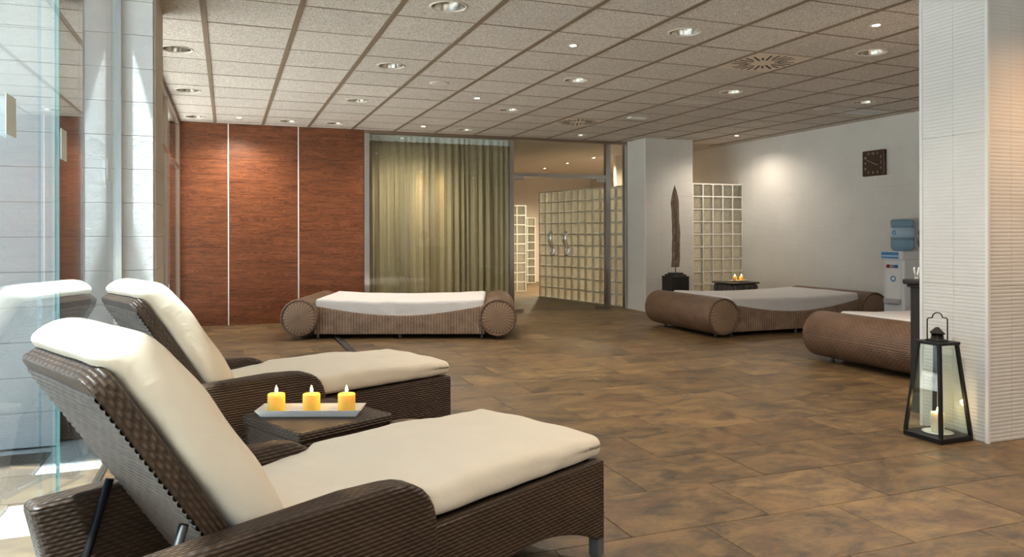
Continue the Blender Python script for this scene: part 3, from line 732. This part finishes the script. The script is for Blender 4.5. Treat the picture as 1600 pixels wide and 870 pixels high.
def make_lounger(label):
    root = thing('sun_lounger', label, 'lounger', group='wicker loungers')
    W2 = LW / 2
    # side panels with arched lower edge, local x from head (0) to foot (LL)
    arch = [(LL, .085, 0), (LL, .36, .012), (.80, .352, 0), (.80, .085, 0)]
    side = [(.80, .08), (.80, .352), (LL - .012, .36), (LL, .35), (LL, .06), (LL - .04, .06)]
    k = 14
    for i in range(1, k): 
        q = i / k; side.append((LL - .04 - (LL - .04 - .95) * q, .06 + .10 * math.sin(PI * q) ** .8))
    side.append((.95, .06))
    me = prism_me('side_panel', side, -.02, .02, 'y', .008, 2)
    for s in (-1, 1): link('side_panel', me, M['wicker_dark'], root, (0, s * (W2 - .022), 0))
    foot = [(-W2 + .02, .06), (-W2 + .02, .355), (W2 - .02, .355), (W2 - .02, .06), (W2 - .06, .06)] + [(W2 - .06 - (LW - .12) * i / 10, .06 + .08 * math.sin(PI * i / 10) ** .8) for i in range(1, 10)] + [(-W2 + .06, .06)]
    link('foot_panel', prism_me('foot_panel', foot, LL - .04, LL - .002, 'x', .006, 2), M['wicker_dark'], root)
    link('deck', box_me('deck', .40, LL - .03, -W2 + .04, W2 - .04, .30, .345), M['wicker_dark'], root)
    # armrests
    arm = rounded_poly([(.10, .05, 0), (0.0, .495, .03), (.60, .515, 0), (.905, .50, .17), (.905, .05, 0)], 7)
    am = prism_me('armrest', arm, -.045, .045, 'y', .018, 3)
    for s in (-1, 1): link('armrest', am, M['wicker_dark'], root, (0, s * (W2 - .040), 0))
    lm = box_me('leg', -.02, .02, -.02, .02, 0, .10)
    for x in (.13, LL - .024):
        for s in (-1, 1): link('leg', lm, M['leg_grey'], root, (x, s * (W2 - .024), 0))
    # backrest
    be = math.radians(57); BL, BW = .76, LW - .176
    bx, bz = .385, .265
    rot = (0, -(PI - be), 0)   # local +x runs up the back, towards the head
    out = rounded_poly([(0, -BW / 2, .01), (BL, -BW / 2, .06), (BL, BW / 2, .06), (0, BW / 2, .01)], 6)
    # build lying flat (x up the back, y across, z thickness) then stand it up by a matrix
    def stand(me):
        # x -> (-cos, 0, sin), z -> normal facing the seat (front)
        mt = Matrix(((-math.cos(be), 0, math.sin(be), bx), (0, 1, 0, 0), (math.sin(be), 0, math.cos(be), bz), (0, 0, 0, 1)))
        me.transform(mt); me.update(); return me
    bme = prism_me('backrest', out, 0.0, .055, 'z', .007, 2)
    bo_ = link('backrest', stand(bme), M['wicker_dark'], root)
    tag(link('weave', stand(weave_me(BL, BW)), M['strand'], bo_), kind='stuff')
    # cushion on the back: rolls over the top
    CL = .80
    def cf(c):
        x, y, z = c
        q = (x + CL / 2) / CL
        z2 = z + (.022 * math.sin(PI * min(1, q * 1.05)) if z > 0 else 0)
        if q > .84:
            k = (q - .84) / .16; z2 -= .045 * k * k; x -= .01 * k * k
        z2 += .006 * noise.noise(Vector((x * 7, y * 7, z * 5)))
        y2 = y * (1 - .05 * max(0, q - .8) / .2)
        return Vector((x, y2, z2))
    cme = roundbox_me('back_cushion', CL, BW + .02, .125, .055, 26, 14, 2, cf)
    cme.transform(Matrix.Translation((CL / 2 + .005, 0, .055 + .066)))
    link('back_cushion', stand(cme), M['cream'], root)
    # seat cushion
    SL = 1.36
    def sf(c):
        x, y, z = c
        q = (x + SL / 2) / SL
        z2 = z + .018 * math.cos((q - .5) * 5) * (1 if z > 0 else .0) - .010 * (2 * y / LW) ** 2 * (1 if z > 0 else 0)
        if z < 0: z2 = z + .0
        n = noise.noise(Vector((x * 5, y * 5, 1.3))) * .008 + noise.noise(Vector((x * 16, y * 9, 4))) * .004
        y2 = y + (.006 * noise.noise(Vector((x * 9, z * 20, y * 2))) if abs(y) > .25 else 0)
        wq = 1.0 if q > .36 else .80 + .20 * max(0, min(1, (q - .30) / .06))
        return Vector((x, y2 * wq, z2 + (n if z > 0 else 0)))
    sme = roundbox_me('seat_cushion', SL, LW - .02, .105, .04, 40, 18, 2, sf)
    link('seat_cushion', sme, M['cream'], root, (LL + .012 - SL / 2, 0, .36 + .054))
    # black support strut under the back
    mid = Vector((bx - math.cos(be) * .33 - .012, 0, bz + math.sin(be) * .33 - .012))
    for s in (-1, 1): link('support_strut', tube_me('support_strut', [(mid.x, s * (BW / 2 - .015), mid.z), (.06, s * (BW / 2 - .015), .10)], .012), M['black'], root)
    link('support_bar', tube_me('support_bar', [(.06, -.30, .10), (.06, .30, .10)], .012), M['black'], root)
    return root
def place_lounger(root, fx, fy, ph):
    # fx, fy: foot corner on the near side
    u = Vector((math.cos(ph), math.sin(ph))); v = Vector((-u.y, u.x))
    p = Vector((fx, fy)) - LL * u + (LW / 2) * v
    root.location = (p.x, p.y, 0); root.rotation_euler = (0, 0, ph)
l1 = make_lounger('nearest dark wicker lounger with cream cushions in the foreground')
place_lounger(l1, 1.343, 2.493, .461)
l2 = copy_tree(l1); l2['label'] = 'second dark wicker lounger with cream cushions beyond the candle table'
place_lounger(l2, 1.269, 4.288, .40)

# side table between the loungers
tb = thing('side_table', 'square dark wicker side table between the two loungers', 'table', (.385, 3.434, 0), .46)
link('table_top', box_me('table_top', -.24, .24, -.24, .24, .355, .40, .012, 2), M['wicker_dark'], tb)
for i in range(4):
    o = link('side_panel', box_me('table_side', -.232, .232, -.015, .015, .04, .356, .004, 1) if i == 0 else bpy.data.meshes['table_side'], M['wicker_dark'], tb)
    a = i * PI / 2; o.location = (.217 * math.sin(a), -.217 * math.cos(a), 0); o.rotation_euler = (0, 0, a)
for sx_ in (-1, 1):
    for sy_ in (-1, 1): link('leg', box_me('table_leg', -.018, .018, -.018, .018, 0, .06) if (sx_, sy_) == (-1, -1) else bpy.data.meshes['table_leg'], M['leg_grey'], tb, (sx_ * .21, sy_ * .21, 0))
def tray_me(lx, ly, h):
    bm = bmesh.new()
    def ring(fx, z): return [bm.verts.new((sx * lx / 2 * fx[0], sy * ly / 2 * fx[1], z)) for sx, sy in ((-1, -1), (1, -1), (1, 1), (-1, 1))]
    rs = [ring((.90, .80), 0), ring((1, 1), h), ring((.985, .96), h), ring((.88, .76), .006)]
    bm.faces.new(rs[0][::-1])
    for a, b in zip(rs, rs[1:]):
        for i in range(4): bm.faces.new((a[i], a[(i + 1) % 4], b[(i + 1) % 4], b[i]))
    bm.faces.new(rs[3])
    return finish(bm, 'tray')
cam_rz = -TH
tag(link('candle_tray', tray_me(.47, .15, .03), M['china'], None, (.359, 3.44, .4005), (0, 0, cam_rz + .01)), 'long white china tray holding three candles on the wicker table', 'tray')
candle_me = lathe_me('candle', [(.0, 0), (.037, 0), (.039, .004), (.039, .080), (.036, .084), (.022, .080), (.0, .078)], 28)
small_candle = lathe_me('small_candle', [(.0, 0), (.028, 0), (.030, .003), (.030, .068), (.027, .072), (.012, .068), (0, .067)], 20)
wick_me = lathe_me('wick', [(0, 0), (.0015, 0), (.0015, .012), (0, .012)], 6)
flame_me = lathe_me('flame', [(0, 0), (.005, .004), (.0068, .010), (.0055, .018), (.0025, .027), (0, .034)], 12)
def candle(me, label, x, y, z, h, power, mat, grp=None, fs=1.0):
    t = thing('candle', label, 'candle', (x, y, z), group=grp)
    link('wax_body', me, mat, t); link('wick', wick_me, M['black'], t, (0, 0, h - .006)); link('flame', flame_me, M['flame'], t, (0, 0, h + .004), scale=(fs, fs, fs))
    ld = bpy.data.lights.new('flame_glow', 'POINT'); lo = bpy.data.objects.new('flame_glow', ld); COL.objects.link(lo); lo.parent = t
    lo.location = (0, 0, h + .03); ld.energy = power; ld.color = (1.0, .62, .25); ld.shadow_soft_size = .012
for i, s in enumerate((-.159, 0, .159)):
    candle(candle_me, ('left', 'middle', 'right')[i] + ' yellow pillar candle burning on the white tray', .359 + s * math.cos(cam_rz), 3.44 + s * math.sin(cam_rz), .4075, .084, .6, M['wax'], 'candles on the tray')

# ------------------------------------------------------------------ daybeds
def make_daybed(label):
    root = thing('daybed', label, 'daybed', group='wicker daybeds')
    R_, ZC, LEN, DX = .215, .252, 1.36, 2.277
    roll = lathe_me('end_roll', [(R_ - .02, .0), (R_ - .006, .002), (R_, .014), (R_, LEN - .014), (R_ - .006, LEN - .002), (R_ - .02, LEN)], 40, 'y', 'cyl', True, R_)
    capm = lathe_me('end_cap', [(.0, -.014), (.10, -.012), (.17, -.006), (R_ - .016, .002), (R_ - .016, .01)], 40, 'y')
    rimm = lathe_me('cap_rim', [(R_ - .026, -.004), (R_ - .014, -.012), (R_ - .002, -.004), (R_ - .001, .012), (R_ - .026, .012), (R_ - .026, -.004)], 40, 'y', caps=False)
    for s in (-1, 1):
        r = link('end_roll', roll, M['wicker_roll'], root, (s * DX / 2, 0, ZC))
        link('end_cap', capm, M['wicker_cap'], r); link('cap_rim', rimm, M['wicker_roll'], r)
        link('end_cap', capm, M['wicker_cap'], r, (0, LEN, 0), (0, 0, PI)); link('cap_rim', rimm, M['wicker_roll'], r, (0, LEN, 0), (0, 0, PI))
    pts = [(-DX / 2 + .15, .055), (DX / 2 - .15, .055)]
    n = 20; x1 = DX / 2 - .15
    for i in range(n + 1):
        q = i / n; pts.append((x1 - 2 * x1 * q, .385 - .115 * math.sin(PI * q) ** 1.0))
    pan = prism_me('front_panel', pts, -.025, .025, 'y', .008, 2)
    link('front_panel', pan, M['wicker_bed'], root, (0, .10, 0)); link('back_panel', pan, M['wicker_bed'], root, (0, LEN - .10, 0))
    link('deck', box_me('bed_deck', -x1, x1, .11, LEN - .11, .18, .22), M['wicker_bed'], root)
    def mf(c):
        x, y, z = c; q = x / 1.0
        sag = .055 * (1 - min(1, abs(q)) ** 2)
        e = noise.noise(Vector((x * 9, y * 2, z * 9))) * .010 if abs(y) > .5 else 0
        n_ = noise.noise(Vector((x * 4, y * 4, 0))) * .006
        zz = z - (sag * .55 if z > 0 else sag)
        return Vector((x, y + e, zz + n_))
    mme = roundbox_me('mattress', 2 * x1 - .02, LEN - .16, .18, .035, 44, 20, 4, mf)
    link('mattress', mme, M['sheet'], root, (0, LEN / 2 + .01, .375))
    lg = lathe_me('bed_leg', [(0, 0), (.018, 0), (.018, .06), (0, .06)], 12)
    for x in (-.95, 0, .95):
        for y in (.12, LEN - .12): link('leg', lg, M['leg_grey'], root, (x, y, 0))
    for s in (-1, 1):
        for y in (.15, LEN - .15): link('leg', bpy.data.meshes.get('roll_foot') or lathe_me('roll_foot', [(0, 0), (.02, 0), (.02, .045), (0, .045)], 12), M['leg_grey'], root, (s * DX / 2, y, 0))
    return root
def put_daybed(root, fl_, rz):
    # fl_: ground position under the front centre of the left roll
    u = Vector((math.cos(rz), math.sin(rz))); p = Vector(fl_) + u * 2.277 / 2
    root.location = (p.x, p.y, 0); root.rotation_euler = (0, 0, rz)
bA = make_daybed('light brown wicker daybed with round ends before the curtain')
put_daybed(bA, (.775, 8.74), -TH)
bB = copy_tree(bA); bB['label'] = 'brown wicker daybed beside the glass block screen and water cooler'; put_daybed(bB, (5.364, 7.1), 0)
bC = copy_tree(bA); bC['label'] = 'brown wicker daybed half hidden behind the lantern pillar'; put_daybed(bC, (5.37, 4.27), 0)

# ------------------------------------------------------------------ things by the right wall
pd = thing('pedestal', 'black stepped pedestal under the driftwood sculpture', 'pedestal', (6.27, 9.44, 0))
link('body', box_me('body', -.145, .145, -.14, .14, 0, .58, .004, 1), M['black_paint'], pd)
link('step', box_me('step', -.115, .115, -.11, .11, .58, .605, .003, 1), M['black_paint'], pd); link('step', box_me('step2', -.085, .085, -.08, .08, .605, .63, .003, 1), M['black_paint'], pd)
sc = thing('driftwood_sculpture', 'tall weathered wood spear sculpture on a thin rod', 'sculpture', (6.27, 9.44, .63))
link('rod', tube_me('rod', [(0, 0, 0), (0, 0, .12)], .006), M['black'], sc)
def drift():
    bm = bmesh.new(); rings = []; n = 12
    for i in range(30):
        q = i / 29; z = .08 + 1.22 * q
        w = .070 * (1 - .12 * q) * (1 if q < .8 else max(.04, 1 - ((q - .8) / .2) ** 1.6)); dpt = w * .55
        cxx = .012 * math.sin(q * 5)
        ring = []
        for k in range(n):
            a = 2 * PI * k / n; r = 1 + .18 * noise.noise(Vector((math.cos(a) * 1.5, math.sin(a) * 1.5, z * 7)))
            ring.append(bm.verts.new((cxx + w * r * math.cos(a), dpt * r * math.sin(a), z)))
        rings.append(ring)
    for a, b in zip(rings, rings[1:]):
        for k in range(n): bm.faces.new((a[k], a[(k + 1) % n], b[(k + 1) % n], b[k]))
    bm.faces.new(rings[0][::-1]); bm.faces.new(rings[-1])
    return finish(bm, 'driftwood', True)
link('driftwood', drift(), M['bark'], sc)
st = thing('side_table', 'grey reed side table with two candles by the block screen', 'table', (7.20, 9.25, 0))
link('body', box_me('reed_body', -.26, .26, -.22, .22, .02, .46, .05, 4), M['wicker_reed'], st); link('table_top', box_me('reed_top', -.265, .265, -.225, .225, .46, .485, .01, 2), M['wicker_reed'], st)
dish = lathe_me('candle_dish', [(0, 0), (.08, 0), (.17, .018), (.175, .022), (.16, .02), (.07, .006), (0, .006)], 32)
tag(link('candle_dish', dish, M['china'], None, (7.205, 9.2, .4852), (0, 0, 0), (1, .6, 1)), 'shallow white dish on the reed side table', 'dish')
candle(small_candle, 'left small yellow candle on the reed side table', 7.145, 9.195, .4915, .072, .5, M['wax'], 'candles on the reed table', .9)
candle(small_candle, 'right small yellow candle on the reed side table', 7.265, 9.195, .4915, .072, .5, M['wax'], 'candles on the reed table', .9)

# water cooler, front faces -x
wc = thing('water_cooler', 'white water cooler with blue bottle against the right wall', 'water cooler', (7.70, 6.74, 0), -PI / 2)
# local: front is -y, x across
link('body', box_me('cooler_body', -.15, .15, -.15, .17, 0, .90, .02, 3), M['cooler'], wc)
hd = link('head', box_me('cooler_head', -.16, .16, -.185, .16, .885, .995, .018, 3), M['cooler'], wc)
link('blue_label', box_me('blue_label', -.145, .10, -.188, -.184, .905, .98), M['blue'], hd); link('label_band', box_me('label_band', -.145, .10, -.1885, -.184, .925, .945), M['pale_blue'], hd)
link('front_panel', box_me('tap_panel', -.10, .10, -.156, -.148, .42, .85, .004, 1), M['white_trim'], wc)
for x, m in ((-.055, 'red'), (.0, 'cooler_grey'), (.055, 'blue')): link('tap', box_me('tap_' + m, -.014, .014, -.20, -.15, .79, .83, .005, 1), M[m], wc, (x, 0, 0))
link('emblem', lathe_me('emblem', [(.022, -.158), (.036, -.160), (.036, -.154), (.022, -.154), (.022, -.158)], 24, 'y', caps=False), M['blue'], wc, (0, 0, .66))
link('drip_tray', box_me('drip_tray', -.11, .11, -.20, -.14, .36, .42, .006, 1), M['cooler_grey'], wc)
bt = lathe_me('bottle', [(0, .0), (.07, 0), (.105, .012), (.122, .035), (.128, .065), (.128, .125), (.122, .135), (.128, .145), (.128, .30), (.122, .31), (.128, .32), (.128, .365), (.115, .385), (0, .39)], 32)
bo = link('bottle', bt, M['bottle'], wc, (0, -.01, .99))
link('bottle_label', lathe_me('bottle_label', [(.1285, .165), (.1295, .165), (.1295, .285), (.1285, .285)], 32, caps=False), M['pale_blue'], bo)
link('label_mark', lathe_me('label_mark', [(.015, -.131), (.026, -.134), (.026, -.128), (.015, -.128), (.015, -.131)], 20, 'y', caps=False), M['blue'], bo, (0, 0, .225))
link('cup_holder', box_me('cup_holder', -.17, -.15, -.03, .03, .78, .92, .006, 1), M['white_trim'], wc)

# wall clock on right wall
ck = thing('wall_clock', 'square dark wood wall clock with pale numerals on the right wall', 'clock', (7.878, 7.305, 2.115), -PI / 2)
link('case', box_me('clock_case', -.175, .175, -.045, 0, -.165, .165, .012, 2), M['clock_face'], ck)
for n in range(1, 13):
    a = PI / 2 - n * PI / 6; cu = bpy.data.curves.new('numeral', 'FONT'); cu.body = str(n); cu.size = .045; cu.align_x = 'CENTER'; cu.align_y = 'CENTER'; cu.extrude = .001
    c, s = math.cos(a), math.sin(a); k = .122 / max(abs(c), abs(s))
    to = bpy.data.objects.new('text_tmp', cu); COL.objects.link(to); bpy.context.view_layer.update()
    me = bpy.data.meshes.new_from_object(to.evaluated_get(bpy.context.evaluated_depsgraph_get())); bpy.data.objects.remove(to); me.materials.clear()
    link('numeral', me, M['numeral'], ck, (c * k, -.0465, s * k), (PI / 2, 0, 0))
def hand(nm, L_, w, ang_):
    o = link(nm, box_me(nm, -w, w, -.0015, .0015, -.02, L_), M['numeral'], ck, (0, -.0485, 0)); o.rotation_euler = (0, ang_, 0)
hand('hour_hand', .075, .0035, math.radians(112)); hand('minute_hand', .105, .0028, math.radians(-66))
# black wall ornament
ts = thing('table_sculpture', 'black lobed sculpture on a stem on the console behind the pillar', 'sculpture', (4.465, 3.69, .9005))
link('base', lathe_me('ts_base', [(0, 0), (.05, 0), (.045, .012), (.008, .02), (0, .02)], 20), M['black_paint'], ts)
link('stem', tube_me('ts_stem', [(0, 0, .015), (0, 0, .20)], .007), M['black_paint'], ts)
link('disc', prism_me('ts_disc', [(.105 * math.cos(a) * (1 - .16 * math.exp(-((math.sin(a) - .12) / .16) ** 2)), .275 + .108 * math.sin(a)) for a in [2 * PI * i / 40 for i in range(40)]], -.02, .02, 'y', .008, 2), M['black_paint'], ts)
# dark console behind pillar
cs = thing('console_cabinet', 'tall black wood console cabinet behind the white pillar', 'cabinet', (4.705, 3.63, 0))
link('body', box_me('console_body', -.34, .34, -.135, .135, 0, .855, .004, 1), M['dark_wood'], cs)
link('top', box_me('console_top', -.385, .385, -.160, .160, .865, .90, .008, 2), M['dark_wood'], cs); link('cornice', box_me('cornice', -.36, .36, -.148, .148, .845, .866, .006, 1), M['dark_wood'], cs)
for s in (-1, 1): link('door', box_me('console_door', -.15, .15, -.006, .006, .06, .80, .003, 1) if s < 0 else bpy.data.meshes['console_door'], M['dark_wood'], cs, (s * .165, .139, 0))
fg = thing('figurine', 'small white forked figurine on the black console', 'figurine', (4.39, 3.735, .9005))
link('base', lathe_me('fig_base', [(0, 0), (.014, 0), (.010, .012), (0, .012)], 12), M['china'], fg)
for s in (-1, 1): link('prong', tube_me('prong', [(0, 0, .008), (s * .012, 0, .035), (s * .022, 0, .065), (s * .020, 0, .08)], [.008, .006, .007, .004]), M['china'], fg)

# ------------------------------------------------------------------ lantern
ln = thing('lantern', 'black metal lantern with tapering glass sides on the floor by the pillar', 'lantern', (3.955, 3.225, 0))
b0, t0, zb, zt = .118, .070, .03, .555
link('base', box_me('lantern_base', -.128, .128, -.128, .128, 0, .03, .003, 1), M['black'], ln)
link('top_plate', box_me('top_plate', -.084, .084, -.084, .084, zt, zt + .018, .003, 1), M['black'], ln)
def bar(a, b, w): 
    a, b = Vector(a), Vector(b); bm = bmesh.new(); add_box(bm, -w, w, -w, w, 0, 1)
    for v in bm.verts: v.co = Vector((v.co.x, v.co.y, 0)) + a + (b - a) * v.co.z
    return finish(bm, 'corner_post')
for sx_ in (-1, 1):
    for sy_ in (-1, 1): link('corner_post', bar((sx_ * b0, sy_ * b0, zb), (sx_ * t0, sy_ * t0, zt), .009), M['black'], ln)
for i in range(4):
    a = i * PI / 2; bm = bmesh.new()
    v = [bm.verts.new(p) for p in ((-b0, -b0, zb), (b0, -b0, zb), (t0, -t0, zt), (-t0, -t0, zt), (-b0, -b0 + .003, zb), (b0, -b0 + .003, zb), (t0, -t0 + .003, zt), (-t0, -t0 + .003, zt))]
    for q in ((0, 1, 2, 3), (7, 6, 5, 4), (0, 4, 5, 1), (1, 5, 6, 2), (2, 6, 7, 3), (3, 7, 4, 0)): bm.faces.new([v[k] for k in q])
    link('glass_pane', finish(bm, 'glass_pane'), M['glass'], ln, (0, 0, 0), (0, 0, a))
link('neck', lathe_me('neck', [(.07, zt + .018), (.035, zt + .030), (.030, zt + .065)], 20), M['black'], ln)
link('cap', lathe_me('cap', [(.050, zt + .060), (.052, zt + .066), (.012, zt + .098), (.0, zt + .100)], 4, smooth=False), M['black'], ln)
hp = [(-.06, 0, zt + .018), (-.06, 0, zt + .145), (-.055, 0, zt + .152), (-.032, 0, zt + .155)] + [(.030 * -math.cos(a), 0, zt + .155 + .030 * math.sin(a)) for a in [PI * i / 8 for i in range(9)]] + [(.032, 0, zt + .155), (.055, 0, zt + .152), (.06, 0, zt + .145), (.06, 0, zt + .018)]
link('handle', tube_me('lantern_handle', hp, .0035, 6), M['black'], ln, (0, 0, 0), (0, 0, -TH))
tag(link('candle_plate', lathe_me('candle_plate', [(0, 0), (.07, 0), (.085, .006), (.07, .005), (0, .004)], 28), M['china'], None, (3.955, 3.225, .0305)), 'round white plate inside the lantern', 'plate')
lant_c = lathe_me('lantern_candle', [(0, 0), (.034, 0), (.036, .003), (.036, .11), (.033, .115), (.018, .108), (0, .106)], 24)
candle(lant_c, 'ivory candle burning inside the black lantern', 3.955, 3.225, .034, .112, .6, M['ivory_wax'], None, .9)
